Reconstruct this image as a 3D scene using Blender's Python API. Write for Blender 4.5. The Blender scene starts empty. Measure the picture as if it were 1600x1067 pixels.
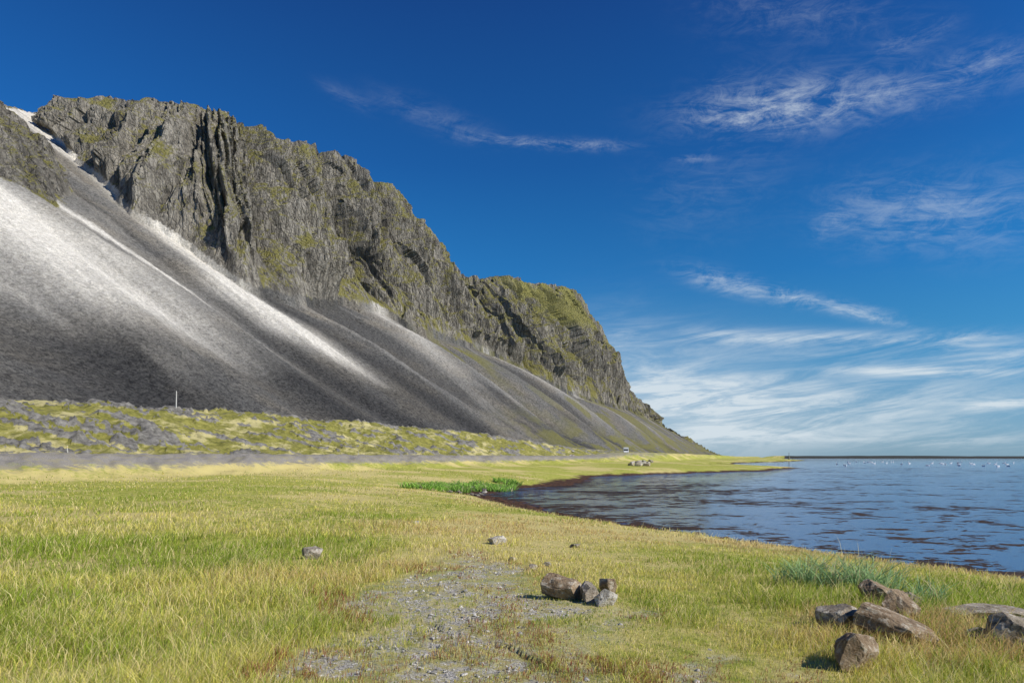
import bpy, bmesh, math, random
import numpy as np
from mathutils import Vector, Matrix, Quaternion
rng=np.random.default_rng(7); random.seed(7)
scene=bpy.context.scene
col=scene.collection
# ------------------------------------------------------------------ noise
def hsh(ix,iy,iz,seed):
    h=(ix.astype(np.int64)*374761393+iy.astype(np.int64)*668265263+iz.astype(np.int64)*2147483647+seed*1274126177)&0xffffffff
    h=((h^(h>>13))*1274126177)&0xffffffff
    h=((h^(h>>16))*2246822519)&0xffffffff
    h=h^(h>>15)
    return (h&0xffffff)/float(0xffffff)
def vn(x,y,z=None,seed=0):
    x=np.asarray(x,float); y=np.asarray(y,float)
    x0=np.floor(x); y0=np.floor(y); fx=x-x0; fy=y-y0
    fx=fx*fx*fx*(fx*(fx*6-15)+10); fy=fy*fy*fy*(fy*(fy*6-15)+10)
    if z is None:
        z0=np.zeros_like(x0)
        a=hsh(x0,y0,z0,seed)*(1-fx)+hsh(x0+1,y0,z0,seed)*fx
        b=hsh(x0,y0+1,z0,seed)*(1-fx)+hsh(x0+1,y0+1,z0,seed)*fx
        return a*(1-fy)+b*fy
    z0=np.floor(z); fz=z-z0; fz=fz*fz*(3-2*fz)
    r=0
    for k,w in ((0,1-fz),(1,fz)):
        a=hsh(x0,y0,z0+k,seed)*(1-fx)+hsh(x0+1,y0,z0+k,seed)*fx
        b=hsh(x0,y0+1,z0+k,seed)*(1-fx)+hsh(x0+1,y0+1,z0+k,seed)*fx
        r=r+w*(a*(1-fy)+b*fy)
    return r
def fbm(x,y,z=None,o=4,seed=0,g=.5):
    s=0;a=1;t=0
    for i in range(o):
        f=2.03**i
        s=s+a*vn(x*f+i*17.3,y*f+i*9.1,None if z is None else z*f+i*5.7,seed+i); t+=a; a*=g
    return s/t
def rid(x,y,z=None,o=3,seed=0):
    s=0;a=1;t=0
    for i in range(o):
        f=2.1**i
        s=s+a*(1-np.abs(2*vn(x*f+i*7.7,y*f+i*3.3,None if z is None else z*f,seed+i)-1)); t+=a; a*=.5
    return s/t
def worley(x,y,seed=0):
    x0=np.floor(x); y0=np.floor(y); f1=np.full(x.shape,9.); f2=np.full(x.shape,9.); cr=np.zeros(x.shape); zz=np.zeros_like(x0)
    for i in (-1,0,1):
        for j in (-1,0,1):
            cx=x0+i; cy=y0+j; px=cx+hsh(cx,cy,zz,seed); py=cy+hsh(cx,cy,zz,seed+1)
            d=np.hypot(px-x,py-y); c=hsh(cx,cy,zz,seed+2); n=d<f1
            f2=np.where(n,f1,np.minimum(f2,d)); cr=np.where(n,c,cr); f1=np.where(n,d,f1)
    return f1,f2,cr
def ss(a,b,x):
    t=np.clip((x-a)/(b-a),0,1); return t*t*(3-2*t)
def dist_poly(px,py,pl):
    best=np.full(px.shape,1e18)
    for (ax,ay),(bx,by) in zip(pl[:-1],pl[1:]):
        dx,dy=bx-ax,by-ay; L=dx*dx+dy*dy
        t=np.clip(((px-ax)*dx+(py-ay)*dy)/L,0,1)
        best=np.minimum(best,(px-ax-t*dx)**2+(py-ay-t*dy)**2)
    return np.sqrt(best)
def inside(px,py,pg):
    r=np.zeros(px.shape,bool); n=len(pg)
    for i in range(n):
        ax,ay=pg[i]; bx,by=pg[(i+1)%n]
        if ay==by: continue
        c=((ay>py)!=(by>py))&(px<(bx-ax)*(py-ay)/(by-ay)+ax); r^=c
    return r
# ------------------------------------------------------------------ helpers
def mesh_np(name,verts,quads,mat,smooth=True,attrs=None,tris=None):
    me=bpy.data.meshes.new(name)
    nq=0 if quads is None else len(quads); nt=0 if tris is None else len(tris)
    me.vertices.add(len(verts)); me.vertices.foreach_set("co",np.ascontiguousarray(verts,dtype=np.float32).ravel())
    loops=[]; 
    if nq: loops.append(quads.ravel())
    if nt: loops.append(tris.ravel())
    lp=np.concatenate(loops).astype(np.int32)
    me.loops.add(len(lp)); me.loops.foreach_set("vertex_index",lp)
    me.polygons.add(nq+nt)
    st=np.concatenate([np.arange(nq)*4,nq*4+np.arange(nt)*3]).astype(np.int32)
    me.polygons.foreach_set("loop_start",st)
    me.update(calc_edges=True)
    me.polygons.foreach_set("use_smooth",np.full(nq+nt,smooth))
    if attrs:
        for k,v in attrs.items():
            if v.ndim==1:
                at=me.attributes.new(k,'FLOAT','POINT'); at.data.foreach_set("value",v.astype(np.float32))
            else:
                at=me.attributes.new(k,'FLOAT_COLOR','POINT'); at.data.foreach_set("color",v.astype(np.float32).ravel())
    me.materials.append(mat)
    ob=bpy.data.objects.new(name,me); col.objects.link(ob); return ob
def gridquads(nr,nc):
    i=np.arange(nr-1)[:,None]*nc+np.arange(nc-1)[None,:]
    i=i.ravel(); return np.stack([i,i+1,i+nc+1,i+nc],1)
class NT:
    def __init__(s,tree): s.t=tree; s.n=tree.nodes; s.l=tree.links
    def new(s,ty,**k):
        n=s.n.new(ty)
        for a,b in k.items(): setattr(n,a,b)
        return n
    def put(s,sock,v):
        if isinstance(v,bpy.types.NodeSocket): s.l.new(v,sock)
        elif v is not None: sock.default_value=v
    def m(s,op,a,b=None,c=None,clamp=False):
        n=s.new('ShaderNodeMath',operation=op,use_clamp=clamp)
        s.put(n.inputs[0],a); s.put(n.inputs[1],b); s.put(n.inputs[2],c); return n.outputs[0]
    def mix(s,f,a,b,bt='MIX'):
        n=s.new('ShaderNodeMix',data_type='RGBA',blend_type=bt); 
        s.put(n.inputs[0],f); s.put(n.inputs[6],a if isinstance(a,bpy.types.NodeSocket) else (*a,1)); s.put(n.inputs[7],b if isinstance(b,bpy.types.NodeSocket) else (*b,1)); return n.outputs[2]
    def rng(s,v,a,b,c=0.,d=1.,sm=True):
        n=s.new('ShaderNodeMapRange',interpolation_type='SMOOTHSTEP' if sm else 'LINEAR'); s.put(n.inputs[0],v)
        n.inputs[1].default_value=a;n.inputs[2].default_value=b;n.inputs[3].default_value=c;n.inputs[4].default_value=d; return n.outputs[0]
    def noise(s,vec,sc,det=4,rough=.55,dist=0.,ty=None):
        n=s.new('ShaderNodeTexNoise'); s.put(n.inputs['Vector'],vec); n.inputs['Scale'].default_value=sc
        n.inputs['Detail'].default_value=det;n.inputs['Roughness'].default_value=rough;n.inputs['Distortion'].default_value=dist
        if ty: n.noise_type=ty
        return n.outputs[0]
    def vor(s,vec,sc,feat='F1',out='Distance'):
        n=s.new('ShaderNodeTexVoronoi',feature=feat); s.put(n.inputs['Vector'],vec); n.inputs['Scale'].default_value=sc; return n.outputs[out]
    def vmul(s,vec,v):
        n=s.new('ShaderNodeVectorMath',operation='MULTIPLY'); s.put(n.inputs[0],vec); n.inputs[1].default_value=v; return n.outputs[0]
    def attr(s,nm,o='Fac'):
        n=s.new('ShaderNodeAttribute',attribute_name=nm); return n.outputs[o]
    def bump(s,h,strength=.5,d=.1,nrm=None):
        n=s.new('ShaderNodeBump'); s.put(n.inputs['Height'],h); n.inputs['Strength'].default_value=strength; n.inputs['Distance'].default_value=d
        if nrm: s.put(n.inputs['Normal'],nrm)
        return n.outputs[0]
def mat(name):
    m=bpy.data.materials.new(name); m.use_nodes=True; t=NT(m.node_tree); b=m.node_tree.nodes['Principled BSDF']
    b.inputs['Roughness'].default_value=.9; b.inputs['Specular IOR Level'].default_value=.15
    tc=t.new('ShaderNodeTexCoord'); return m,t,b,tc.outputs['Object']
def flat(name,c,r=.6):
    m,t,b,o=mat(name)
    cc=t.mix(t.noise(o,3,5),tuple(x*.82 for x in c),tuple(min(1,x*1.1) for x in c)); t.put(b.inputs['Base Color'],cc); b.inputs['Roughness'].default_value=r; return m
def tag(o,label,cat,group=None):
    o["label"]=label;o["category"]=cat
    if group:o["group"]=group
# ------------------------------------------------------------------ world frame of the mountain
nrm=math.hypot(.36,.93); ax_,ay_=.36/nrm,.93/nrm
F0=(-22.,400.)
def to_uv(X,Y):
    dx=X-F0[0];dy=Y-F0[1]; return dx*ax_+dy*ay_, -dx*ay_+dy*ax_
# ------------------------------------------------------------------ ground
SH=[(400,-900),(120,-220),(60,-80),(36,-20),(24,0),(17,9.5),(12.3,16.0),(10.3,18.4),(8.3,22.2),(5.9,26.6),(3.1,34.3),(-.6,45.0),(-3.4,54),(-.5,64),(6.2,82),(15,106),(25,116),(48,140),(75,178),(66,190),(70,240),(117,345),(185,450),(245,570),(335,850),(540,1350),(700,1700),(740,2200),(300,2800),(-2500,4300)]
LAND=SH+[(-60000,30000),(-60000,-60000),(400,-60000)]
def shore(X,Y):
    w=vn(X/9,Y/9,seed=3)-.5; w2=fbm(X/2.5,Y/2.5,o=3,seed=4)-.5
    d=dist_poly(X,Y,SH); d=np.where(inside(X,Y,LAND),d,-d)
    R=np.hypot(X,Y)
    return d+w*np.clip(R/25,.5,8)*1.2+w2*.9
def path_mask(X,Y):
    cx=-.08-.10*np.clip(Y-6,-3,20); hw=np.interp(Y,[-5,4,6,7.8,9.5,12.5,14],[1.3,1.5,1.5,1.45,1.0,.5,0.0])
    n=fbm(X*1.3,Y*.9,o=4,seed=31)-.5
    e=(1-np.abs(X-cx)/np.maximum(hw,.05))*.95
    m=ss(-.22,.52,e+n*1.9)*ss(14.5,11,Y)*(.52+.48*ss(.36,.60,fbm(X*3.8,Y*3.0,o=4,seed=33)))
    return np.where(Y<-6,0,m)
def ground(X,Y):
    u,v=to_uv(X,Y); d=shore(X,Y); R=np.hypot(X,Y)
    z=1.3+.22*(fbm(X/14,Y/14,o=3,seed=11)-.5)+.10*(fbm(X/1.8,Y/1.8,o=3,seed=12)-.5)*ss(200,40,R)
    inl=ss(-150,-120,v)
    z=z+.25*inl
    rz=np.interp(u,[-600,-250,-170,-125,-60,200,600],[3.15,3.15,3.1,4.5,4.8,4.6,3.4])
    rc=-112+1.2*np.sin(u/70)
    rd=np.where(v<rc,(rc-v)*.62,v-rc)
    rm=ss(8.5,2.8,rd+3.4*(fbm(X/3,Y/3,o=4,seed=8)-.5))
    vc=np.interp(u,[-600,-245,-182,-123,-50,1500],[-62,-62,-76,-88,-80,-80])
    z1=np.interp(u,[-600,-400,-301,-245,-182,-123,-50,300,1500,2200],[9.2,10.2,10.6,11.7,10.2,6.6,5.6,4.6,3.4,2])
    z2=np.interp(u,[-600,-400,-245,-182,0,220,600,1500,2100],[12,13,13,12,13,11,8,5,3])
    up=ss(0,1,np.clip((v+104)/(vc+104),0,1))
    bank=2.2+(z1-2.2)*up
    bank=np.where(v>vc,z1+(z2-z1)*np.clip((v-vc)/(15-vc),0,1.0),bank)
    hm=ss(-106,-92,v)
    bank=bank+hm*((rid(X/17,Y/12,o=3,seed=21)-.55)*1.3+(fbm(X/4,Y/4,o=4,seed=22)-.5)*1.5)*np.interp(u,[-400,0,300,2000],[1,1,.6,.5])
    z=np.where(v>rc,np.where(v>-106,bank,2.2),z)
    z=z*(1-rm)+rz*rm+rm*(fbm(X/1.2,Y/1.2,o=3,seed=9)-.5)*.6
    dd=d/np.clip(R/100,1,1.7)
    zs=np.interp(dd,[-80,-12,-3,0,1.0,2.2,4,8,14],[-3,-.7,-.22,0,.15,.38,.62,.97,1.22])
    f=ss(7,20,dd)
    z=zs*(1-f)+z*f+np.where((dd>0)&(dd<16),.10*(fbm(X/1.5,Y/1.5,o=3,seed=12)-.5),0)
    rock=hm*ss(.55,.62,fbm(X/6,Y/2.6,o=5,seed=41,g=.6))*ss(20,-30,v)
    z=z+rock*(rid(X/2.2,Y/1.8,o=3,seed=42)-.3)*1.4
    mud=ss(1.8,.8,dd+1.6*(fbm(X/1.7,Y/1.7,o=4,seed=51)-.5))
    wd=mud*(dd>-8)*(rid(X/.7,Y/.7,o=3,seed=52)-.5)*.16*ss(150,40,R)
    z=z+wd
    bay=np.exp(-(((X-9)/16)**2+((Y-66)/24)**2))*(dd<0)
    z=z+bay*(.28*fbm(X/3.5,Y/3,o=5,seed=55))
    q=dist_poly(X,Y,[(560,1400),(1100,1340),(1900,1250),(3500,1100)])
    z=np.maximum(z,-2+(6.2+1.5*vn(X/90,Y/90,seed=16))*ss(80,15,q+20*(vn(X/60,Y/60,seed=6)-.5)))
    far=(d<0)&(R>3500); z=np.where(far,-6,z)
    return z,dict(u=u,v=v,d=dd,road=rm,rock=rock,mud=mud)
def ring(radii,th):
    T,Rr=np.meshgrid(th,radii); return Rr*np.sin(T),Rr*np.cos(T)
radii=np.concatenate([[0.02],np.geomspace(.6,3,25)[:-1],np.geomspace(3,400,560)[:-1],np.geomspace(400,45000,170)])
th=np.concatenate([np.linspace(-math.pi,-.85,150)[:-1],np.linspace(-.85,.85,820)[:-1],np.linspace(.85,math.pi,150)])
X,Y=ring(radii,th); shp=X.shape
Xf,Yf=X.ravel(),Y.ravel()
Z,A=ground(Xf,Yf)
pm=path_mask(Xf,Yf)
Z=Z-pm*.03+pm*.03*(vn(Xf*9,Yf*9,seed=77)-.5)
straw=fbm(Xf/7,Yf/5,o=4,seed=61)
gm,t,b,o=mat("ground_material")
n2=t.noise(o,3,6,.65); n3=t.noise(o,22,6,.7); n4=t.noise(o,90,4,.7)
grs=t.mix(t.rng(n2,.3,.7),(.25,.29,.035),(.52,.48,.11))
st=t.m('ADD',t.attr("straw"),t.m('MULTIPLY',t.m('SUBTRACT',n2,.5),.5))
grs=t.mix(t.rng(st,.45,.68),grs,(.60,.50,.19))
nb=t.noise(o,.9,7,.75)
moss=t.mix(t.rng(nb,.35,.65),(.15,.15,.03),(.36,.33,.08))
bankc=t.mix(t.rng(t.noise(t.vmul(o,(1,.4,1)),.18,8,.74),.50,.60),moss,(.56,.49,.22))
bankc=t.mix(t.m('MULTIPLY',t.rng(t.noise(o,.5,7,.78),.56,.63),.75),bankc,(.13,.12,.065))
grs=t.mix(t.attr("bank"),grs,bankc)
grs=t.mix(t.rng(n3,.25,.5),t.mix(1,grs,(.55,.55,.5),'MULTIPLY'),grs)
vc=t.vor(o,60,'F1','Color'); sep=t.new('ShaderNodeSeparateColor'); t.l.new(vc,sep.inputs[0])
grav=t.mix(sep.outputs[0],(.26,.24,.20),(.62,.58,.51)); grav=t.mix(t.m('MULTIPLY',t.rng(t.noise(o,7,5,.7),.44,.56),.85),grav,(.46,.40,.15))
c=t.mix(t.m('MULTIPLY',t.attr("path"),t.rng(n3,.25,.42)),grs,grav)
rockc=t.mix(t.rng(nb,.3,.7),(.08,.075,.062),(.33,.31,.265)); c=t.mix(t.rng(t.m('ADD',t.attr("rock"),t.m('MULTIPLY',t.m('SUBTRACT',nb,.5),2.0)),.5,.7),c,rockc)
roadc=t.mix(t.rng(n3,.3,.7),(.15,.135,.115),(.40,.37,.32)); roadc=t.mix(t.m('MULTIPLY',t.rng(nb,.46,.62),.8),roadc,(.33,.29,.17))
c=t.mix(t.rng(t.m('ADD',t.attr("road"),t.m('MULTIPLY',t.m('SUBTRACT',nb,.5),1.4)),.35,.6),c,roadc)
mudc=t.mix(t.rng(n2,.35,.65),(.014,.009,.006),(.13,.06,.03)); mudc=t.mix(t.rng(n4,.60,.68),mudc,(.3,.27,.2)); c=t.mix(t.attr("mud"),c,mudc)
c=t.mix(t.attr("strip"),c,(.05,.048,.035))
t.put(b.inputs['Base Color'],c)
hgt=t.m('ADD',t.m('MULTIPLY',n3,.6),t.m('MULTIPLY',n4,.4)); t.put(b.inputs['Normal'],t.bump(t.m('ADD',hgt,t.m('MULTIPLY',t.m('MULTIPLY',nb,t.attr("bank")),9.)),.8,.06))
bankm=ss(-106,-98,A['v'])
gr=mesh_np("ground",np.stack([Xf,Yf,Z],1),gridquads(*shp),gm,True,dict(path=pm,road=A['road']*(A['d']>2)*np.interp(A['u'],[-230,-150,0],[1,.55,.4]),rock=A['rock'],mud=A['mud'],straw=straw,bank=bankm,strip=((A['d']<0)&(Yf>900)&(Xf>400)).astype(float)))
gr["kind"]="structure"
# ------------------------------------------------------------------ water
wr=np.concatenate([[6],np.geomspace(8,600,260),np.geomspace(640,50000,40)]); wt=np.linspace(-math.pi,math.pi,500)
WX,WY=ring(wr,wt); wf=WX.shape; WX=WX.ravel();WY=WY.ravel()
wd=-shore(WX,WY); bay=np.exp(-(((WX-11)/13)**2+((WY-64)/28)**2))
weed=.20*ss(5,0,wd)+.36*bay+.20*ss(90,4,wd)
wm,t,b,o=mat("water_material")
b.inputs['IOR'].default_value=1.33
ns=t.noise(t.vmul(o,(.12,.20,1)),1,9,.72,.6); ns2=t.noise(t.vmul(o,(.8,1.1,1)),1,8,.75,.5)
mk=t.m('ADD',t.attr("weed"),t.m('ADD',t.m('MULTIPLY',t.m('SUBTRACT',ns,.5),2.6),t.m('MULTIPLY',t.m('SUBTRACT',ns2,.5),3.4)))
mk=t.rng(mk,.42,.50)
fo=t.rng(t.noise(t.vmul(o,(1.4,2.6,1)),1,4,.8),.73,.75)
wc=t.mix(mk,(.014,.095,.25),t.mix(t.rng(ns2,.3,.7),(.014,.012,.012),(.075,.050,.036)))
t.put(b.inputs['Base Color'],t.mix(t.m('MULTIPLY',fo,.7),wc,(.6,.6,.56)))
t.put(b.inputs['Roughness'],t.rng(mk,0,1,.04,.7)); t.put(b.inputs['Specular IOR Level'],t.rng(mk,0,1,.5,.08))
rp=t.noise(t.vmul(o,(1.6,4.6,1)),3.2,5,.65)
t.put(b.inputs['Normal'],t.bump(t.m('ADD',rp,t.m('MULTIPLY',mk,.5)),.7,.05))
wo=mesh_np("water",np.stack([WX,WY,np.zeros_like(WX)],1),gridquads(*wf),wm,True,dict(weed=weed)); wo["kind"]="structure"
# ------------------------------------------------------------------ mountain
B=[(73,481,321),(9,336,224),(-24,248,166),(-9,213,142),(-11,166,111),(47,166,111),(130,190,127),(251,224,150),(287,207,138),(400,212,141),(486,218,146),(600,190,127),(749,151,100),(1000,158,105),(1250,165,110),(1400,163,108),(1480,160,108)]
Rg=[(-700,380,250),(-300,400,265),(-150,415,274),(5,428,289),(36,459,305),(76,489,326),(80,456,327),(68,376,313),(57,296,292),(76,290,296),(99,297,304),(153,296,312),(225,302,331),(307,312,355),(362,308,353),(407,303,353),(451,300,338),(494,299,325),(532,283,298),(582,264,276),(640,275,285),(736,309,313),(841,315,345),(952,303,358),(1066,284,373),(1180,265,391),(1246,236,329),(1331,207,222),(1487,163,127),(1557,122,87),(1688,59,44),(1705,15,19),(1765,-40,-6)]
def resamp(P,step):
    P=np.array(P,float); out=[]
    for a,bb in zip(P[:-1],P[1:]):
        n=max(1,int(np.hypot(*(bb-a)[:2])/step)); 
        for i in range(n): out.append(a+(bb-a)*i/n)
    out.append(P[-1]); return np.array(out)
def idw(px,py,Q,p=2.5,cols=(2,)):
    z=np.empty((len(px),len(cols)))
    for i in range(0,len(px),20000):
        d2=(px[i:i+20000,None]-Q[None,:,0])**2+(py[i:i+20000,None]-Q[None,:,1])**2+1
        w=d2**-p; z[i:i+20000]=(w@Q[:,list(cols)])/w.sum(1)[:,None]
    return z[:,0] if len(cols)==1 else z
us=np.concatenate([np.arange(-600,-200,5.),np.arange(-200,-60,1.6),np.arange(-60,420,.9),np.arange(420,760,1.4),np.arange(760,1560,2.1),np.arange(1560,1850,4.)])
vs=np.concatenate([np.arange(-45,140,2.0),np.arange(140,325,.65),np.arange(325,500,1.5),np.arange(500,700,10.)])
U,V=np.meshgrid(us,vs); ms=U.shape; U=U.ravel();V=V.ravel()
B2=[p[:2] for p in B]; R2=[p[:2] for p in Rg]
i0=R2.index((76,489)); i1=R2.index((1487,163))
cp=B2+R2[i0:i1+1][::-1]
wu=U+ (fbm(U/30,V/30,o=4,seed=91)-.5)*16; wv=V+(fbm(U/25+9,V/25,o=4,seed=92)-.5)*28*np.interp(U,[-50,100,800],[.6,1,1.5])
inC=inside(wu,wv,cp) 
inB=inside(U,V,R2+[(2600,-40),(2600,2000),(-700,2000)])
inC=inC&~inB
scr=.667*V+6*np.exp(-np.maximum(V,0)/28)
fanr=0
for (uc,vt,w,a) in [(-11,230,30,4),(60,166,34,9),(200,215,60,16),(290,205,34,-15),(380,212,55,16),(450,215,26,-10),(520,215,55,17),(640,180,44,-15),(760,150,60,16),(860,150,34,-10),(940,155,50,14),(1050,158,80,11),(-60,230,16,-5),(-100,215,22,5),(-128,200,12,-4),(-160,230,34,6),(-215,200,26,-5)]:
    fanr=fanr+a*np.exp(-((U-uc+(V-100)*.12+(fbm(V/60,U/200,o=2,seed=98)-.5)*14)/w)**2)*np.sin(np.clip(V/vt,0,1)*math.pi)
fib=fbm(U/26+fbm(U/60,V/90,o=3,seed=99)*1.2,V/190,o=4,seed=101)
scr=scr+fanr+(fib-.5)*6*ss(0,60,V)+(fbm(U/3,V/3,o=3,seed=103)-.5)*1.7
z=scr.copy()
Rs=resamp(Rg,8); Bs=resamp(B,8)
arc=np.concatenate([[0],np.cumsum(np.hypot(*np.diff(Bs[:,:2],axis=0).T))])
tg=np.gradient(Bs[:,:2],axis=0); tg/=np.linalg.norm(tg,axis=1)[:,None]
BQ=np.column_stack([Bs,arc,tg[:,1],-tg[:,0]])
ci=np.where(inC)[0]
dB=dist_poly(wu[ci],wv[ci],B2); dR=dist_poly(U[ci],V[ci],R2[i0:i1+1])
zr=idw(U[ci],V[ci],Rs)
s=dB/(dB+dR+1e-6); uc=U[ci]
kz=ss(0,.15,s); zb=scr[ci]*(1-kz)+np.minimum(idw(wu[ci],V[ci],Bs),scr[ci]+8)*kz
p1=s**.80+.05*np.sin(2*math.pi*(s*3.2+2*fbm(uc/90,s*2,o=2,seed=5)))*np.sin(s*math.pi)
cape=ss(800,880,uc)*ss(1215,1150,uc)
p2=np.interp(s,[0,.25,.42,1],[0,.48,.60,1])
p1=p1*(1-cape)+p2*cape
z[ci]=zb+(zr-zb)*p1
bi=np.where(inB)[0]
dRb=dist_poly(U[bi],V[bi],R2); zrb=idw(U[bi],V[bi],Rs)
sl=np.interp(U[bi],[0,1100,1250,1500],[.25,.25,.7,.75])
z[bi]=np.maximum(zrb-sl*dRb,-12)
CR=[(-128,217),(-112,208),(-101,203),(-88,216),(-71,234),(-30,300),(2,385),(8,425),(0,440),(-100,450),(-420,430),(-420,290),(-250,250),(-170,238)]
wuc=U+(fbm(U/14,V/14,o=4,seed=93)-.5)*26
crag=inside(wuc,wv,CR)&~inB; dc=dist_poly(wuc,wv,CR+[CR[0]])
cm=np.where(crag,ss(0,7,dc),0)
z=z+cm*(4+np.minimum(dc*.35,10)+(rid(U/22,V/30,o=4,seed=181)-.5)*14)*ss(0,25,dc+8)
dT=dist_poly(U,V,[(1400,185),(1487,163),(1557,122),(1650,77),(1690,55)])
tail=ss(34,12,dT+22*(fbm(U/16,V/16,o=3,seed=171)-.5))*ss(1380,1440,U)*ss(1730,1640,U)
z=z+tail*(rid(U/17,V/17,o=3,seed=172)-.35)*16
cliff=np.zeros_like(z); cliff[ci]=ss(0,4,dB); cliff[bi]=ss(1480,1440,U[bi])
cliff=np.maximum(cliff,tail)
cl=np.maximum(cliff,cm)
topf=np.ones_like(z); topf[ci]=ss(0,.16,s)*(1-.6*ss(.75,1,s)); topf[bi]=.4*ss(70,0,dRb)+.05
li=np.where((cl>0)&(V<520))[0]
TN=idw(U[li],V[li],BQ,1.6,(3,4,5)); tau=TN[:,0]; nn_=TN[:,1:]; nn_/=np.linalg.norm(nn_,axis=1)[:,None]+1e-9
zz=z[li]; cg=cm[li]>0; tau=np.where(cg,U[li]*.8-V[li]*.35,tau); nn_[cg]=(-.3,-.95)
wz=fbm(tau/40,zz/80,o=4,seed=111)-.5; wf2=fbm(tau/9,zz/14,o=3,seed=110)-.5
tw=tau+wz*24+wf2*2.2+(zz-200)*.05
def bil(x,y,seed,p=.75): return np.abs(2*vn(x,y,seed=seed)-1)**p
b1=bil(tw/66,zz/500,112,.6); b2=bil(tw/25+3,zz/230,113,.6); b3=bil(tw/10,zz/110,114,.7)
a1,a2,a3=worley(tw/17,zz/110,301); c1,c2,c3=worley((tw+wz*8)/7.5,zz/42,304); d1,d2,d3=worley(tw/3.4,zz/14,307)
e1,e2,e3=worley(tw/2.,zz/6,310)
near=np.interp(U[li],[-60,100,200],[.55,.75,1])
disp=(b1-.5)*66*near+(b2-.45)*29*near+(b3-.4)*10+(a3-.5)*12-a1*7+(c3-.5)*5.5-c1*2.5+(d3-.5)*2.6+(e3-.5)*1.1
disp+=2.8*((zz/24+1.2*wz)%1-.5)
for g0,gw,ga_ in [(268,13,-40),(640,26,-60),(700,22,18),(835,14,-36),(925,18,-40),(560,12,-28),(455,12,-28),(1010,16,-30),(170,9,-22),(360,10,-26)]:
    disp+=ga_*np.exp(-((U[li]+wz*26-g0)/gw)**2)
am=cl[li]*topf[li]*np.interp(U[li],[-100,-60,0,100,900,1050,1180,1300,1500],[.6,.75,.75,1,1.15,1.4,.9,.7,.8])
am=np.where(cg,am*.45,am)
disp*=am
U2=U.copy();V2=V.copy()
U2[li]+=nn_[:,0]*disp; V2[li]+=nn_[:,1]*disp
z[li]+=am*((a3-.5)*4+(c3-.5)*3.5+(d3-.5)*1.2+(fbm(U[li]/14,V[li]/14,o=4,seed=120)-.5)*6)
U2[li]+=am*(c3-.5)*3
cleft_shade=np.zeros_like(z); cleft_shade[li]=np.clip(ss(.45,.10,b2)*.7+ss(.4,.08,b1)*.6,0,1)  # mask for shade painted into the rock colour inside clefts
def streak(vp,up,wp,ip,sh=1.0,nz=6):
    c=np.interp(V,vp,up)+(fbm(U/60,V/90,o=3,seed=140)-.5)*nz; w=np.interp(V,vp,wp)*(.75+.5*fbm(V/30,U/90,o=2,seed=143)); i=np.interp(V,vp,ip)
    return i*np.exp(-np.abs((U-c)/w)**(2*sh))
lite=streak([55,72,90,110,150,213,300,397,470],[-2,-6,-11,-17,-25,-16,6,32,50],[12,15,18,21,17,14,13,17,24],[0,.35,.85,1,1,1,1,1,1],.9)
lite=np.maximum(lite,streak([60,100,144,190,214],[-72,-77,-82,-95,-101],[12,12,9,7,5],[0,.35,.75,.95,1],.85))
lite=np.maximum(lite,streak([50,70,95,140,210,260],[-122,-134,-147,-157,-152,-145],[28,38,46,48,34,22],[0,.3,.85,1,.9,.5],.8,12))
lite=np.maximum(lite,streak([60,99,150],[-190,-200,-215],[6,5,5],[0,.4,.5]))
lite=np.maximum(lite,streak([70,120,170,225],[160,180,215,252],[24,26,24,18],[0,.35,.6,.6],.8))
lite=np.maximum(lite,streak([30,80,140,200],[545,535,520,510],[30,24,16,10],[.05,.25,.4,.4]))
lite=np.maximum(lite,streak([30,80,120,150],[780,775,765,760],[30,24,16,10],[.05,.2,.3,.3]))
lite=np.maximum(lite,streak([280,300,350,420,450],[-8,-5,5,20,30],[4,4,6,12,16],[0,.5,.6,.6,.8]))
lite=np.clip(lite*(.60+.95*fbm(U/4,V/50,o=4,seed=141)),0,1)
lite=np.maximum(lite,.13*ss(.52,.72,fib)*ss(20,60,V))
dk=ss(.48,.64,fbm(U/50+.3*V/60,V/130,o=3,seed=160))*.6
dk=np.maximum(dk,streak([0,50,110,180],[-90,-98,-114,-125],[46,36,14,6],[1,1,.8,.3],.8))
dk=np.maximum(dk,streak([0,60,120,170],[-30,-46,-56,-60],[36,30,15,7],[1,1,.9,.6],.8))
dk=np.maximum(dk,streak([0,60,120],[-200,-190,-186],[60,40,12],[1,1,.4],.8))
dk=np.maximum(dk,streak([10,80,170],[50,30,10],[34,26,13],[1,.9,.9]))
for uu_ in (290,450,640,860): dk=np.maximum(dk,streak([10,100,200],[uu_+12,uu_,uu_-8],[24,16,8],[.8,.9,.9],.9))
dk=np.clip(dk,0,1)*(1-lite)  # dark rubble plus shadow bands painted into the scree colour
mg=ss(60,10,V)*ss(.45,.6,fbm(U/20,V/9,o=4,seed=150))*ss(60,240,U)+.9*np.exp(-(((U-330)/45)**2+((V-170)/38)**2))*ss(.4,.6,fbm(U/9,V/30,o=3,seed=151))+.8*ss(250,500,U)*ss(.5,.62,fbm(U/22,V/40,o=4,seed=152))
mg=np.clip(mg,0,1)*(1-cl)
capeg=np.zeros_like(z); capeg[ci]=cape*ss(.38,.5,s)*ss(.33,.48,fbm(uc/30,V[ci]/30,o=4,seed=153)+.10)
mossy=np.interp(U,[-60,20,150,400,1000],[.4,.9,1.4,1.8,1.8])
mm,t,b,o=mat("mountain_material")
geo=t.new('ShaderNodeNewGeometry'); sp=t.new('ShaderNodeSeparateXYZ'); t.l.new(geo.outputs['Normal'],sp.inputs[0])
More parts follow.
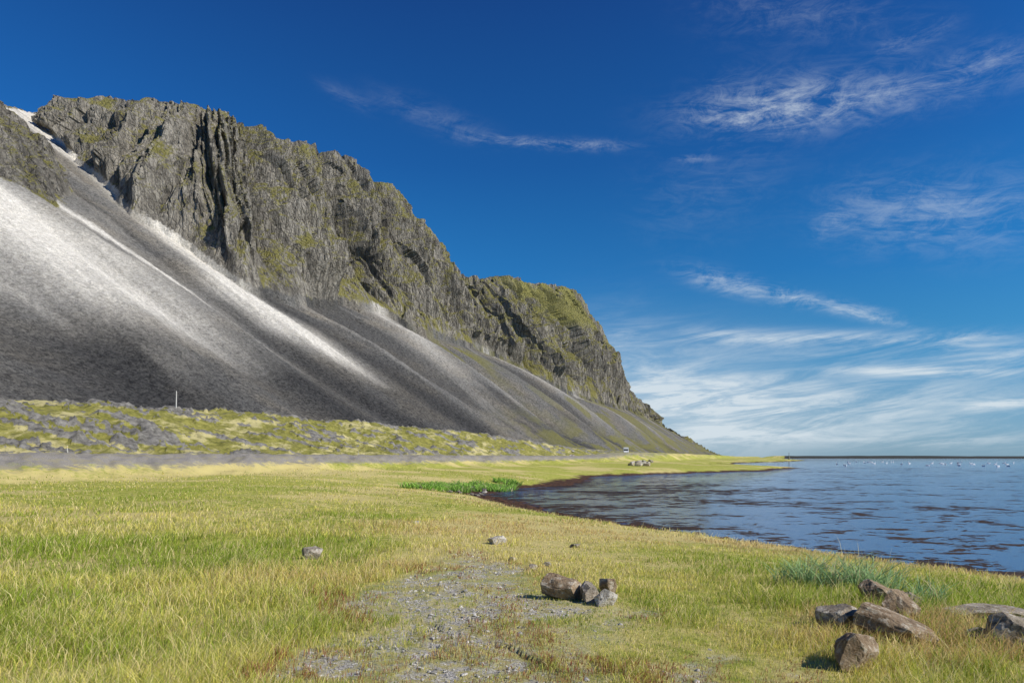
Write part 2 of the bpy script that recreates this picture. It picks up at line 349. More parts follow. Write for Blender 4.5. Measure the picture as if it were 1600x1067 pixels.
m1=t.noise(t.vmul(o,(1,1,.6)),.05,8,.70); m2=t.noise(t.vmul(o,(.22,.22,.035)),1,8,.7,.4); m3=t.noise(o,.9,6,.75); m4=t.noise(o,.5,8,.7)
rk=t.mix(t.rng(m2,.32,.68),(.135,.122,.098),(.47,.43,.35)); rk=t.mix(t.rng(m4,.3,.48),t.mix(1,rk,(.5,.48,.46),'MULTIPLY'),rk)
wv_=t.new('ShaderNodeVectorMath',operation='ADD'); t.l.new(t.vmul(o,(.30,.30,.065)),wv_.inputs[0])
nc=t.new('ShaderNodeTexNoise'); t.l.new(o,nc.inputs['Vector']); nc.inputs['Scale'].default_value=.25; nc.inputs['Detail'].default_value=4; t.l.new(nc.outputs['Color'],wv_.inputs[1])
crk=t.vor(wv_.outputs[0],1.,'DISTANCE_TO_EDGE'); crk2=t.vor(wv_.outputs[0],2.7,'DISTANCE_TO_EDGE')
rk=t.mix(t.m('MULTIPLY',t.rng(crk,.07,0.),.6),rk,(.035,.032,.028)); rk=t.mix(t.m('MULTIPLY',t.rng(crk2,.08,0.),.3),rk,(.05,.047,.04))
rk=t.mix(t.m('MULTIPLY',t.attr("cleft_shade"),.6),rk,(.045,.042,.036))  # clefts darkened in the albedo to deepen their shade
ms_=t.m('ADD',t.m('ADD',t.m('MULTIPLY',sp.outputs[2],.80),t.m('MULTIPLY',t.m('SUBTRACT',m1,.5),2.0)),t.m('ADD',t.m('MULTIPLY',t.m('SUBTRACT',m4,.5),1.2),t.m('MULTIPLY',t.m('SUBTRACT',t.attr("mossy"),1.),.22)))
rk=t.mix(t.m('MULTIPLY',t.rng(ms_,.34,.60),.85),rk,t.mix(t.rng(m3,.3,.7),(.13,.125,.025),(.33,.295,.075)))
rk=t.mix(t.m('MULTIPLY',t.attr("capeg"),.85),rk,t.mix(t.rng(m4,.35,.65),(.18,.18,.045),(.40,.36,.12)))
st_=t.rng(t.m('ADD',t.m('MULTIPLY',t.noise(o,1.6,4,.8),.5),t.m('MULTIPLY',t.noise(o,.55,4,.8),.5)),.38,.62)
sc_=t.mix(st_,(.042,.042,.040),(.24,.23,.205)); sc_=t.mix(t.rng(t.noise(o,.02,5),.4,.65),sc_,t.mix(1,sc_,(1.25,1.16,1.02),'MULTIPLY'))
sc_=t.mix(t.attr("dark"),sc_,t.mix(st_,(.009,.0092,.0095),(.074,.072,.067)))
lt=t.mix(st_,(.46,.43,.36),(.88,.83,.72))
sc_=t.mix(t.attr("lite"),sc_,lt)
sc_=t.mix(t.m('MULTIPLY',t.attr("green"),t.rng(m3,.3,.55)),sc_,(.17,.16,.045))
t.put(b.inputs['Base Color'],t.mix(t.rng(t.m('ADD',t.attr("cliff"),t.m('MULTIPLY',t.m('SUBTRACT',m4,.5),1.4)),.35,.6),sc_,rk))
bh=t.m('ADD',t.m('ADD',t.m('MULTIPLY',m4,1.6),t.m('MULTIPLY',m3,.8)),t.m('MULTIPLY',t.m('MULTIPLY',t.m('MINIMUM',crk,.15),4.),t.attr("cliff"))); 
bn=t.new('ShaderNodeBump'); t.put(bn.inputs['Height'],bh); bn.inputs['Distance'].default_value=2.2; t.put(bn.inputs['Strength'],t.rng(t.attr("cliff"),0,1,.55,.85)); t.l.new(bn.outputs[0],b.inputs['Normal'])
mo=mesh_np("mountain",np.stack([U2,V2,z+3],1),gridquads(*ms),mm,False,dict(cliff=cl,lite=lite,green=mg,capeg=capeg,dark=dk,mossy=mossy,cleft_shade=cleft_shade))
mo.matrix_world=Matrix(((ax_,-ay_,0,F0[0]),(ay_,ax_,0,F0[1]),(0,0,1,0),(0,0,0,1))); mo["kind"]="structure"
# ------------------------------------------------------------------ grass
N=480000
g=-.70; r0,r1=2.6,85.
q=rng.random(N); R_=(r0**g+q*(r1**g-r0**g))**(1/g); T_=rng.uniform(-.84,.84,N)
gx=R_*np.sin(T_); gy=R_*np.cos(T_)
gz,ga=ground(gx,gy); gp=path_mask(gx,gy)
cl_=fbm(gx*1.1,gy*1.1,o=3,seed=201); 
keep=(ga['d']>1.4)&(ga['road']<.2)&(ga['v']<-100)&(rng.random(N)>gp*.97)&(rng.random(N)<.45+1.3*ss(.35,.6,cl_))
gx,gy,gz,gp,R_,cl_=[a[keep] for a in (gx,gy,gz,gp,R_,cl_)]; n=len(gx); gd=ga['d'][keep]
tall=ss(1.0,-3.5,gx+.12*gy-1)*ss(30,10,gy)
rt=ss(2.3,3.4,gx)*ss(13,9,gy)
hh=(.028+.042*ss(.4,.65,cl_)+.085*tall+.10*rt)*rng.uniform(.5,1.35,n)*(1+R_/80)*(1-.65*ss(.03,.4,gp)); hh=np.where(gd<5,hh*1.3,hh)
seed_=rng.random(n)<.04; hh=np.where(seed_,hh*1.8,hh)
wid=.0026*np.maximum(1,R_/6.0)*rng.uniform(.6,1.3,n)*np.where(seed_,.6,1)
an=rng.uniform(0,2*math.pi,n); ld=rng.uniform(0,2*math.pi,n); lean=hh*rng.uniform(.2,1.1,n)
lx=np.cos(ld)*lean+.15*hh; ly=np.sin(ld)*lean
wx=np.cos(an)*wid; wy=np.sin(an)*wid
def st(a,b_,c_): return np.stack([a,b_,c_],1)
v0=st(gx-wx,gy-wy,gz-.01); v1=st(gx+wx,gy+wy,gz-.01)
v2=st(gx+lx*.35-wx*.8,gy+ly*.35-wy*.8,gz+hh*.6); v3=st(gx+lx*.35+wx*.8,gy+ly*.35+wy*.8,gz+hh*.6); v4=st(gx+lx,gy+ly,gz+hh)
VV=np.stack([v0,v1,v2,v3,v4],1).reshape(-1,3)
k=np.arange(n)*5
qs=np.stack([k,k+1,k+3,k+2],1); ts=np.stack([k+2,k+3,k+4],1)
big=fbm(gx/5+4,gy/3.5,o=4,seed=64)
pt=fbm(gx/6,gy/4,o=4,seed=61)+rng.normal(0,.10,n)-tall*.06-rt*.16+(big-.5)*.5
yel=ss(.36,.56,pt)[:,None]
c=np.array([.34,.44,.05])*(1-yel)+np.array([.80,.72,.17])*yel
strw=(rng.random(n)<(.16+.42*ss(.5,.7,pt)+.35*ss(6,3,gd)))|seed_
c=np.where(strw[:,None],np.array([.92,.76,.37]),c)
tan=(rng.random(n)<.6*ss(.54,.68,big)*ss(-6,2,gx+.1*gy)); c=np.where(tan[:,None],np.array([.70,.50,.21]),c)
red=(fbm(gx*1.1,gy*1.1,o=4,seed=71)>.54)&(gp>.06)&(rng.random(n)<.5); c=np.where(red[:,None],np.array([.42,.17,.09]),c); 
c=c*rng.uniform(.75,1.15,n)[:,None]
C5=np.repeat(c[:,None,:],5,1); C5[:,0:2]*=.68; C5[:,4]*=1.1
C5=np.clip(np.concatenate([C5.reshape(-1,3),np.ones((n*5,1))],1),0,1)
def leafmat(name):
    m=bpy.data.materials.new(name); m.use_nodes=True; t=NT(m.node_tree); b=m.node_tree.nodes['Principled BSDF']
    cc=t.attr("Col",'Color'); t.put(b.inputs['Base Color'],cc); b.inputs['Roughness'].default_value=.7; b.inputs['Specular IOR Level'].default_value=.15
    tr=t.new('ShaderNodeBsdfTranslucent'); t.put(tr.inputs[0],cc); mx=t.new('ShaderNodeMixShader'); mx.inputs[0].default_value=.4
    t.l.new(b.outputs[0],mx.inputs[1]); t.l.new(tr.outputs[0],mx.inputs[2]); t.l.new(mx.outputs[0],m.node_tree.nodes['Material Output'].inputs[0]); return m
lm=leafmat("grass_material")
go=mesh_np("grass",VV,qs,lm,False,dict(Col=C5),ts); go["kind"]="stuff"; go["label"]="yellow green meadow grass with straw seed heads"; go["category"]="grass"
def clump(cx,cy,rad,nb,hmax,colr,label,name="lyme_grass",stalks=0):
    r=rad*np.sqrt(rng.random(nb)); a=rng.uniform(0,6.283,nb); x=cx+r*np.cos(a)*1.3; y=cy+r*np.sin(a)*.8
    zz,_=ground(x,y); h=hmax*rng.uniform(.35,1,nb); w=.0065*rng.uniform(.7,1.3,nb)*max(1,math.hypot(cx,cy)/10)
    an=rng.uniform(0,6.283,nb); ld=rng.uniform(0,6.283,nb); L=h*rng.uniform(.3,1.5,nb)
    h[:stalks]=rng.uniform(.6,.85,stalks); L[:stalks]*=.2; w[:stalks]*=.6
    lx=np.cos(ld)*L; ly=np.sin(ld)*L; wx=np.cos(an)*w; wy=np.sin(an)*w; P=[]
    for f,g_,ww in ((0,0,1),(.22,.45,.95),(.58,.80,.7)):
        P.append(st(x+lx*f-wx*ww,y+ly*f-wy*ww,zz+h*g_-.01)); P.append(st(x+lx*f+wx*ww,y+ly*f+wy*ww,zz+h*g_-.01))
    P.append(st(x+lx,y+ly,zz+h*.95))
    VV=np.stack(P,1).reshape(-1,3); k=np.arange(nb)*7
    q=np.concatenate([np.stack([k,k+1,k+3,k+2],1),np.stack([k+2,k+3,k+5,k+4],1)]); tr=np.stack([k+4,k+5,k+6],1)
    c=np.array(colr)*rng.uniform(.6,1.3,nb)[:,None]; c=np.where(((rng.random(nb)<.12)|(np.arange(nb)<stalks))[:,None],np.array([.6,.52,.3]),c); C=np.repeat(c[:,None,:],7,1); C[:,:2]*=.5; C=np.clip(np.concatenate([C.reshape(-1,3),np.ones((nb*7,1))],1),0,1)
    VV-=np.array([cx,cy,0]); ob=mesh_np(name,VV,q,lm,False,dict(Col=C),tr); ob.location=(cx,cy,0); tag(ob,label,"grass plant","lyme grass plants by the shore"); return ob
bl=(.38,.54,.25)
for cx,cy,rad,nb,h,sk in [(4.7,9.9,.46,340,.60,7),(5.2,9.6,.28,160,.50,3),(4.15,10.1,.24,100,.44,0),(5.6,9.2,.2,100,.40,1)]:
    clump(cx,cy,rad,nb,h,bl,"pale bluish green lyme grass clump with long arching blades",stalks=sk)
for i in range(14):
    cx=-6.8+i*.5+random.uniform(-.5,.5); cy=54+random.uniform(-4,4)+i*.9
    clump(cx,cy,1.1,260,.6,(.34,.56,.10),"bright green reed clump growing beside the muddy bay",)
# ------------------------------------------------------------------ pebbles
ph=(1+5**.5)/2
ico=np.array([(-1,ph,0),(1,ph,0),(-1,-ph,0),(1,-ph,0),(0,-1,ph),(0,1,ph),(0,-1,-ph),(0,1,-ph),(ph,0,-1),(ph,0,1),(-ph,0,-1),(-ph,0,1)])/1.9
icf=np.array([(0,11,5),(0,5,1),(0,1,7),(0,7,10),(0,10,11),(1,5,9),(5,11,4),(11,10,2),(10,7,6),(7,1,8),(3,9,4),(3,4,2),(3,2,6),(3,6,8),(3,8,9),(4,9,5),(2,4,11),(6,2,10),(8,6,7),(9,8,1)])
n=44000; px=rng.uniform(-3.2,3.2,n); py=3+11*rng.random(n)**1.3
kp=rng.random(n)<path_mask(px,py)*.85+.008; px,py=px[kp],py[kp]; n=len(px); pz,_=ground(px,py)
sz=.004+.010*rng.random(n)**2.5+(rng.random(n)<.02)*.018
vv=ico[None]*(1+.35*(rng.random((n,12,1))-.5)*2)*sz[:,None,None]*rng.uniform(.6,1.4,(n,1,3)); vv[:,:,2]*=.65
vv=vv+np.stack([px,py,pz-.025+sz*.4],1)[:,None,:]
F=(icf[None]+(np.arange(n)*12)[:,None,None]).reshape(-1,3)
pc=np.repeat((rng.uniform(.28,.75,n)[:,None]*np.array([1,.95,.86])),12,0); pc=np.concatenate([pc,np.ones((len(pc),1))],1)
m,t,b,o=mat("gravel_material"); t.put(b.inputs['Base Color'],t.mix(t.noise(o,60,3),t.attr("Col",'Color'),t.mix(1,t.attr("Col",'Color'),(.6,.58,.52),'MULTIPLY')))
po=mesh_np("gravel",vv.reshape(-1,3),None,m,False,dict(Col=pc),F); po["kind"]="stuff"; po["label"]="small grey gravel stones on a worn dirt path";po["category"]="gravel"
# ------------------------------------------------------------------ boulders
def rockmat(name,c0,c1,lich):
    m,t,b,o=mat(name); a=t.noise(o,5,7,.65); c=t.mix(t.rng(a,.3,.7),c0,c1)
    c=t.mix(t.rng(t.noise(o,18,5,.7),.32,.48),t.mix(1,c,(.48,.44,.38),'MULTIPLY'),c)
    c=t.mix(t.m('MULTIPLY',t.rng(t.noise(o,9,6,.7,.4),.53,.59),.8),c,lich)
    c=t.mix(t.m('MULTIPLY',t.rng(t.noise(o,6,5,.7,.4),.57,.66),.65),c,(.30,.175,.08))
    t.put(b.inputs['Base Color'],c); t.put(b.inputs['Normal'],t.bump(t.m('ADD',t.noise(o,12,8,.75),t.m('MULTIPLY',t.noise(o,50,4,.7),.4)),1.,.045)); return m
RMg=rockmat("grey_rock",(.22,.185,.135),(.49,.42,.32),(.62,.57,.46)); RMb=rockmat("brown_rock",(.21,.145,.085),(.46,.35,.23),(.56,.49,.37)); RMw=rockmat("pale_rock",(.36,.32,.26),(.64,.59,.50),(.74,.70,.61)); RMd=rockmat("dark_rock",(.10,.088,.07),(.28,.245,.20),(.42,.38,.31))
def boulder(x,y,w,d,h,rot,m,label,tilt=(0,0),seed=0,group=None,sub=5,sink=.24):
    rr=random.Random(seed*7+13); bm=bmesh.new(); bmesh.ops.create_icosphere(bm,subdivisions=sub,radius=1.0)
    pl=[]
    for i in range(11):
        nv=Vector((rr.gauss(0,1),rr.gauss(0,1),rr.gauss(0,.6))).normalized(); pl.append((nv,rr.uniform(.45,.72)))
    pl.append((Vector((rr.uniform(-.4,.4),rr.uniform(-.4,.2),1)).normalized(),.48))
    co=[]
    for vtx in bm.verts:
        p=vtx.co.copy()
        for _ in range(2):
            for nv,dd in pl:
                e=p.dot(nv)-dd
                if e>0: p-=nv*e*.98
        co.append(p)
    co=np.array([tuple(p) for p in co]); nn=fbm(co[:,0]*2.6+seed,co[:,1]*2.6,co[:,2]*2.6,o=5,seed=seed,g=.6)-.5; r2=rid(co[:,0]*2+seed,co[:,1]*2,co[:,2]*3.5,o=3,seed=seed+50)-.6
    co=co*(1+.20*nn[:,None]+.09*r2[:,None]); co=co/np.abs(co).max(0)
    for vtx,p in zip(bm.verts,co): vtx.co=Vector((p[0]*w/2,p[1]*d/2,p[2]*h/2))
    me=bpy.data.meshes.new("boulder"); bm.to_mesh(me); bm.free(); me.materials.append(m)
    for p in me.polygons: p.use_smooth=False
    ob=bpy.data.objects.new("boulder",me); col.objects.link(ob)
    gz_,_=ground(np.array([x]),np.array([y])); ob.location=(x,y,float(gz_[0])+h*(.5-sink)); ob.rotation_euler=(tilt[0],tilt[1],rot); tag(ob,label,"boulder",group); return ob
k=[0]
def BL(px,t_,w,d,h,rot,m,label,tilt=(0,0),**kw):
    k[0]+=1; return boulder(px*t_,t_,w,d,h,rot,m,label,tilt,seed=k[0],**kw)
gr1="boulders lying in the short grass"; gr2="boulders in the long grass by the shore"
BL(.080,8.45,.66,.44,.44,.1,RMb,"largest tan boulder of a small cluster in short grass",group=gr1)
BL(.114,8.25,.34,.32,.38,1.2,RMg,"grey boulder leaning on a tan boulder in grass",(.2,.1),group=gr1)
BL(.142,8.8,.34,.25,.38,2.2,RMb,"small brown boulder behind a cluster in short grass",(.3,.3),group=gr1)
BL(.141,8.0,.34,.26,.32,.7,RMw,"small pale grey boulder at the edge of a cluster",(0,.3),group=gr1)
BL(-.020,14.6,.48,.32,.27,.2,RMw,"whitish boulder resting alone in the meadow",sink=.12,group=gr1)
BL(-.293,11.9,.38,.26,.22,.2,RMg,"small flat pale boulder sunk in tall grass",sink=.05,group=gr1)
BL(.030,10.9,.22,.18,.16,.9,RMg,"small grey boulder beside the gravel patch",group=gr1)
BL(.052,11.4,.18,.16,.15,1.9,RMg,"small rounded grey boulder beside the gravel patch",group=gr1)
BL(.000,12.1,.16,.14,.12,.4,RMw,"tiny pale boulder in meadow grass",group=gr1)
BL(.092,14.8,.3,.2,.16,.4,RMd,"grey boulder half hidden in meadow grass",group=gr1)
BL(-.14,19.0,.24,.2,.12,.4,RMw,"tiny pale boulder in yellow meadow grass",group=gr1)
BL(.483,6.95,.54,.42,.48,.2,RMg,"blocky grey boulder in long green grass",(0,.12),group=gr2)
BL(.567,7.4,.42,.38,.56,.8,RMb,"rust brown angular boulder wedged between others",(.2,-.2),group=gr2)
BL(.535,8.4,.62,.42,.54,.4,RMb,"brownish weathered boulder at the back of a group",(0,.15),group=gr2)
BL(.585,8.6,.36,.28,.34,1.4,RMg,"small grey boulder beside lyme grass",group=gr2)
BL(.560,6.6,.94,.46,.42,-.25,RMb,"long tilted brownish slab boulder in long grass",(.15,.30),group=gr2)
BL(.505,5.65,.44,.38,.48,.5,RMb,"angular brown boulder standing alone in grass",(.1,.25),group=gr2)
BL(.690,7.9,1.05,.55,.34,.1,RMg,"broad flat grey slab lying in long grass",(0,.04),group=gr2)
BL(.735,6.4,.62,.44,.46,-.3,RMg,"pale grey jagged boulder in long grass",(.1,.25),group=gr2)
BL(.685,6.5,.30,.26,.28,.3,RMd,"dark boulder tucked between slabs",group=gr2)
for i in range(22):
    t_=random.uniform(180,290); rx=random.uniform(.165,.21) if i<16 else random.uniform(.085,.11)
    BL(rx,t_*(.75 if i<16 else 1),random.uniform(.8,2.2),random.uniform(.8,1.6),random.uniform(.6,1.2),random.uniform(0,3),RMw if i%2==0 else RMg,"pale grey boulder beside the gravel road",group="boulders beside the gravel road",sub=3)
for i in range(14):
    yy=random.uniform(48,66); BL((-3.2+(yy-54)*.05+random.uniform(-1.2,1.2))/yy,yy,random.uniform(.3,.7),random.uniform(.3,.6),random.uniform(.2,.45),random.uniform(0,3),RMd if i%3 else RMw,"dark wet boulder on the muddy shore",group="boulders on the muddy shore",sub=3)
# ------------------------------------------------------------------ posts
def tube(bm,x,y,z0,z1,r0,r1,seg=10):
    r=bmesh.ops.create_cone(bm,cap_ends=True,segments=seg,radius1=r0,radius2=r1,depth=z1-z0); bmesh.ops.translate(bm,verts=r['verts'],vec=(x,y,(z0+z1)/2))
def mk(name,bm,m):
    me=bpy.data.meshes.new(name); bm.to_mesh(me); bm.free(); me.materials.append(m); ob=bpy.data.objects.new(name,me); col.objects.link(ob); return ob
wp=flat("weathered_white_paint",(.62,.60,.52)); ref=flat("yellow_reflector",(.75,.5,.05),.4); wood=flat("grey_wood",(.62,.60,.54))
def post(x,y,h,r,m,label,name="marker_post",band=True,tilt=0.):
    z_,_=ground(np.array([x]),np.array([y])); e=bpy.data.objects.new(name,None); col.objects.link(e); e.location=(x,y,float(z_[0])-.15); e.rotation_euler=(0,tilt,0)
    bm=bmesh.new(); tube(bm,0,0,0,h*.93,r,r*.85); tube(bm,0,0,h*.93,h,r*.85,r*.25); s_=mk("shaft",bm,m); s_.parent=e
    if band:
        bm=bmesh.new(); tube(bm,0,0,h*.76,h*.86,r*1.02,r*1.0); b_=mk("reflector_band",bm,ref); b_.parent=e
    tag(e,label,"post","marker posts along the road" if band else None); return e
post(-.492*120,120,3.0,.09,wood,"tall weathered wooden pole on the grassy bank","wooden_pole",False,.02)
for px,t_ in [(-.651,72),(-.425,82),(-.344,88),(-.225,100)]:
    post(px*t_,t_,.95,.045,wp,"weathered white roadside marker post with yellow reflector",tilt=random.uniform(-.06,.06))
# ------------------------------------------------------------------ camper van
def van(x,y,rot):
    z_,_=ground(np.array([x]),np.array([y])); e=bpy.data.objects.new("camper_van",None); col.objects.link(e); e.location=(x,y,float(z_[0])+.0); e.rotation_euler=(0,0,rot); e.scale=(.85,)*3
    white=flat("white_van_paint",(.75,.75,.74),.3); gl=flat("dark_glass",(.02,.025,.03),.08); rub=flat("tyre_rubber",(.02,.02,.02),.8); lamp=flat("headlight_glass",(.7,.7,.65),.15)
    prof=[(-3.1,.45),(3.05,.45),(3.15,.95),(2.95,1.35),(2.2,1.5),(1.75,2.25),(1.9,2.75),(1.5,3.0),(-3.0,3.0),(-3.15,2.7)]
    bm=bmesh.new(); L=[bm.verts.new((1.1,-p[0],p[1])) for p in prof]; R=[bm.verts.new((-1.1,-p[0],p[1])) for p in prof]
    bm.faces.new(L); bm.faces.new(R[::-1]); m_=len(prof)
    for i in range(m_): bm.faces.new((L[i],R[i],R[(i+1)%m_],L[(i+1)%m_]))
    bmesh.ops.recalc_face_normals(bm,faces=bm.faces); bmesh.ops.bevel(bm,geom=bm.edges[:],offset=.07,segments=2,affect='EDGES')
    P=[mk("body",bm,white)]
    def quad(nm,pts,m):
        bm=bmesh.new(); f=bm.faces.new([bm.verts.new(p) for p in pts]); r=bmesh.ops.extrude_face_region(bm,geom=[f]); 
        bm.normal_update(); nn=f.normal.copy()
        bmesh.ops.translate(bm,verts=[v for v in r['geom'] if isinstance(v,bmesh.types.BMVert)],vec=nn*.03); P.append(mk(nm,bm,m))
    quad("windshield",[(-.95,-2.22,1.56),(.95,-2.22,1.56),(.9,-1.82,2.2),(-.9,-1.82,2.2)],gl)
    for sx in (1,-1):
        quad("window",[(sx*1.12,-1.7,1.5),(sx*1.12,-.8,1.5),(sx*1.12,-.8,2.15),(sx*1.12,-1.6,2.15)],gl)
        quad("window",[(sx*1.12,.3,1.7),(sx*1.12,1.9,1.7),(sx*1.12,1.9,2.3),(sx*1.12,.3,2.3)],gl)
        bm=bmesh.new(); bmesh.ops.create_uvsphere(bm,u_segments=10,v_segments=6,radius=.16); bmesh.ops.translate(bm,verts=bm.verts,vec=(sx*.8,-3.08,1.0)); P.append(mk("headlight",bm,lamp))
        for yy in (-2.1,1.9):
            bm=bmesh.new(); r=bmesh.ops.create_cone(bm,cap_ends=True,segments=20,radius1=.38,radius2=.38,depth=.26); bmesh.ops.rotate(bm,verts=bm.verts,matrix=Matrix.Rotation(math.pi/2,3,'Y')); bmesh.ops.bevel(bm,geom=bm.edges[:],offset=.03,segments=1,affect='EDGES'); bmesh.ops.translate(bm,verts=bm.verts,vec=(sx*1.0,yy,.38)); P.append(mk("wheel",bm,rub))
    for p in P: p.parent=e
    tag(e,"white camper van driving on the gravel coast road","van")
u_=-115; v_=-112+1.2*math.sin(u_/70)
van(F0[0]+u_*ax_-v_*ay_,F0[1]+u_*ay_+v_*ax_,math.radians(-8))
def beacon(x,y):
    z_,_=ground(np.array([x]),np.array([y])); e=bpy.data.objects.new("beacon",None); col.objects.link(e); e.location=(x,y,float(z_[0])-.1)
    st_=flat("beacon_stone",(.2,.19,.17)); bm=bmesh.new(); tube(bm,0,0,0,2.4,1.0,.6,8); tube(bm,0,0,2.4,2.7,.8,.8,8); a=mk("base",bm,st_); a.parent=e
    bm=bmesh.new(); tube(bm,0,0,2.7,5.2,.22,.15,8); tube(bm,0,0,5.2,5.7,.4,.1,8); a=mk("mast",bm,st_); a.parent=e
    tag(e,"small dark stone beacon on the low grassy point","beacon")
beacon(228,562)
# ------------------------------------------------------------------ swans
def swan_mesh():
    sp_=[(-.75,.30,.02,.02),(-.62,.25,.09,.06),(-.4,.17,.22,.15),(-.1,.13,.28,.20),(.2,.13,.25,.19),(.42,.17,.16,.15),(.52,.28,.08,.09),(.55,.42,.055,.06),(.50,.58,.048,.05),(.47,.72,.045,.047),(.52,.83,.05,.05),(.60,.86,.058,.055),(.68,.84,.045,.04),(.76,.81,.025,.02),(.82,.79,.01,.008)]
    bm=bmesh.new(); P=[Vector((a,0,b_)) for a,b_,_,_ in sp_]; prev=None; S=12
    for i,(a,b_,ry,rz_) in enumerate(sp_):
        tg=(P[min(i+1,len(P)-1)]-P[max(i-1,0)]).normalized(); up=Vector((-tg.z,0,tg.x))
        r=[bm.verts.new(P[i]+Vector((0,1,0))*ry*math.cos(j*2*math.pi/S)+up*rz_*math.sin(j*2*math.pi/S)) for j in range(S)]
        if prev:
            for j in range(S): bm.faces.new((prev[j],prev[(j+1)%S],r[(j+1)%S],r[j]))
        else: bm.faces.new(r[::-1])
        prev=r
    bm.faces.new(prev); bmesh.ops.recalc_face_normals(bm,faces=bm.faces)
    me=bpy.data.meshes.new("swan"); bm.to_mesh(me); bm.free(); me.materials.append(flat("swan_feathers",(.8,.8,.78),.7))
    for p in me.polygons: p.use_smooth=True
    return me
sm=swan_mesh()
for i in range(44):
    t_=random.uniform(210,400); rx=random.uniform(.47,.80)
    ob=bpy.data.objects.new("swan",sm); col.objects.link(ob); ob.location=(rx*t_,t_,-.05); ob.rotation_euler=(0,0,random.uniform(0,6.28)); ob.scale=(1.05,)*3
    tag(ob,"white swan swimming on calm blue lagoon water","swan","swans on the lagoon")
# ------------------------------------------------------------------ light & sky
az,el=math.radians(114),math.radians(37)
sd=Vector((math.sin(az)*math.cos(el),math.cos(az)*math.cos(el),math.sin(el)))
sl_=bpy.data.lights.new("sun",'SUN'); sl_.energy=5.0; sl_.angle=math.radians(.53); sl_.color=(1,.95,.87)
so=bpy.data.objects.new("sun",sl_); col.objects.link(so); so.rotation_euler=(-sd).to_track_quat('-Z','Y').to_euler(); so.location=(50,-60,80)
w=bpy.data.worlds.new("World"); scene.world=w; w.use_nodes=True; t=NT(w.node_tree); bg=t.n['Background']
sky=t.new('ShaderNodeTexSky',sky_type='NISHITA'); sky.sun_disc=False; sky.sun_elevation=el; sky.sun_rotation=az; sky.air_density=1.0; sky.dust_density=.3; sky.ozone_density=3.0
tc=t.new('ShaderNodeTexCoord'); s3=t.new('ShaderNodeSeparateXYZ'); t.l.new(tc.outputs['Generated'],s3.inputs[0])
A_=t.m('ARCTAN2',s3.outputs[0],s3.outputs[1]); E_=t.m('ARCSINE',s3.outputs[2])
rp=t.new('ShaderNodeValToRGB'); t.put(rp.inputs[0],E_)
els=rp.color_ramp.elements; pts=[(0,(.21,.41,.57)),(.035,(.17,.43,.66)),(.12,(.05,.35,.70)),(.25,(.010,.22,.62)),(.40,(.003,.125,.46)),(.62,(.002,.058,.29)),(1.,(.004,.045,.23))]
els[0].position=0; els[0].color=(*pts[0][1],1); els[1].position=1; els[1].color=(*pts[-1][1],1)
for p,c in pts[1:-1]: e=els.new(p); e.color=(*c,1)
dot=t.new('ShaderNodeVectorMath',operation='DOT_PRODUCT'); t.l.new(tc.outputs['Generated'],dot.inputs[0]); dot.inputs[1].default_value=sd
cg2=t.m('MULTIPLY',dot.outputs['Value'],dot.outputs['Value'])   # polarised sky : darkest 90 degrees from the sun
pol=t.m('MULTIPLY_ADD',cg2,1.05,.72)
pc_=t.new('ShaderNodeCombineXYZ'); [t.put(pc_.inputs[i],t.m('MULTIPLY',pol,8.0)) for i in range(3)]
base=t.mix(1,rp.outputs[0],pc_.outputs[0],'MULTIPLY')
tint=t.mix(.07,base,sky.outputs[0])
def P2(x,y):
    a=math.atan((x-800)/1067); return a,math.atan((713-y)/1067*math.cos(a))
def blob(x0,y0,x1,y1,wpx,amp):
    a0,e0=P2(x0,y0);a1,e1=P2(x1,y1); ca,ce=(a0+a1)/2,(e0+e1)/2; L=math.hypot(a1-a0,e1-e0); cs,sn=(a1-a0)/L,(e1-e0)/L
    da=t.m('SUBTRACT',A_,ca); de=t.m('SUBTRACT',E_,ce)
    p=t.m('ADD',t.m('MULTIPLY',da,cs/(L*.5)),t.m('MULTIPLY',de,sn/(L*.5)))
    q=t.m('ADD',t.m('MULTIPLY',da,-sn/(wpx/1067)),t.m('MULTIPLY',de,cs/(wpx/1067)))
    return t.m('MULTIPLY',t.m('EXPONENT',t.m('MULTIPLY',t.m('ADD',t.m('POWER',t.m('ABSOLUTE',p),3.),t.m('MULTIPLY',q,q)),-1.)),amp)
cv=t.new('ShaderNodeCombineXYZ'); t.l.new(A_,cv.inputs[0]); t.l.new(E_,cv.inputs[1])
rotn=t.new('ShaderNodeVectorRotate',rotation_type='Z_AXIS'); t.l.new(cv.outputs[0],rotn.inputs[0]); rotn.inputs['Angle'].default_value=.12
rot2=t.new('ShaderNodeVectorRotate',rotation_type='Z_AXIS'); t.l.new(cv.outputs[0],rot2.inputs[0]); rot2.inputs['Angle'].default_value=-.10
fine=t.noise(t.vmul(rotn.outputs[0],(7,34,1)),1,10,.70,1.0)
puff=t.noise(t.vmul(cv.outputs[0],(20,46,1)),1,10,.75,1.0)
flow=t.noise(t.vmul(rot2.outputs[0],(6,40,1)),1,10,.70,.9)
wide=t.noise(t.vmul(cv.outputs[0],(3.2,13,1)),1.3,8,.66,.7)
hi=None
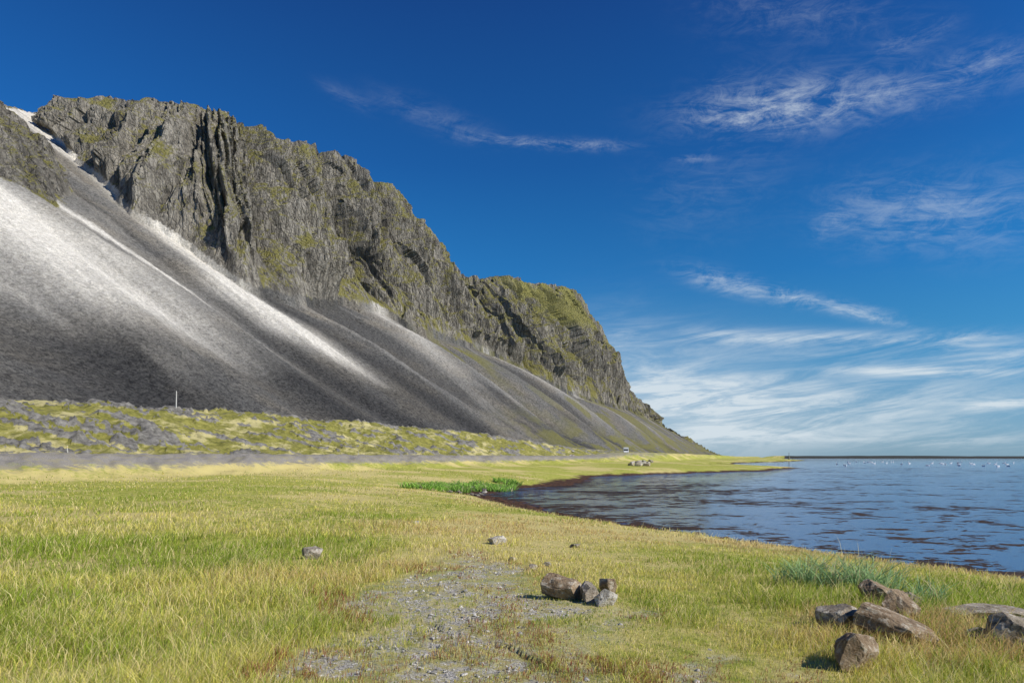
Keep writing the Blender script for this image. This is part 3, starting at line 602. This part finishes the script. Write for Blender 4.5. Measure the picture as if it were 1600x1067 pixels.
for bl_ in [(1085,180,1560,115,24,1.0),(1100,165,1350,150,32,.8),(1080,180,1240,180,12,.6),(735,215,975,228,7,1.1),(590,150,760,210,15,.35),(500,130,580,170,10,.25),(1065,425,1240,465,13,1.5),(1200,455,1400,498,9,1.5),(1300,330,1640,330,42,.85),(1270,370,1330,330,16,.5),(1050,248,1120,246,5,.6),(1370,80,1490,35,13,.55),(1100,10,1400,25,30,.35),(1480,100,1620,90,20,.5),(1000,330,1230,250,60,.2),(1320,488,1430,512,4,.8)]:
    x=blob(*bl_); hi=x if hi is None else t.m('ADD',hi,x)
tex=t.m('ADD',t.m('MULTIPLY',fine,.5),t.m('MULTIPLY',puff,.5))
hiC=t.m('MULTIPLY',hi,t.rng(tex,.41,.67))
lo=None
for bl_ in [(920,540,1200,690,70,.8),(1000,520,1640,525,9,1.1),(1100,535,1640,560,20,.6),(1310,578,1640,580,6,1.3),(950,628,1640,650,34,1.1),(1000,600,1640,600,28,.5),(1500,637,1640,622,6,1.3),(1000,680,1700,690,12,.6),(1470,548,1650,548,12,.9),(980,640,1300,655,22,.7)]:
    x=blob(*bl_); lo=x if lo is None else t.m('ADD',lo,x)
tex2=t.m('ADD',t.m('MULTIPLY',flow,.6),t.m('MULTIPLY',wide,.4))
loC=t.m('MULTIPLY',lo,t.rng(tex2,.40,.63,.05,1.))
glow=t.m('ADD',blob(860,600,1260,660,90,.26),blob(900,640,1640,660,60,.12))
cld=t.m('MINIMUM',t.m('ADD',t.m('ADD',t.m('MULTIPLY',hiC,.38),t.m('MULTIPLY',loC,.62)),glow),.88)
fin=t.mix(cld,tint,(5.4,6.0,6.4))
t.l.new(fin,bg.inputs[0]); bg.inputs[1].default_value=.13
# ------------------------------------------------------------------ camera
cd=bpy.data.cameras.new("camera"); cd.lens=24; cd.sensor_width=36; cd.shift_y=180/1600; cd.clip_start=.1; cd.clip_end=80000
co=bpy.data.objects.new("camera",cd); col.objects.link(co); co.location=(0,0,3.0); co.rotation_euler=(math.pi/2,0,0); scene.camera=co
scene.view_settings.view_transform='Standard'; scene.view_settings.look='None'; scene.view_settings.exposure=0
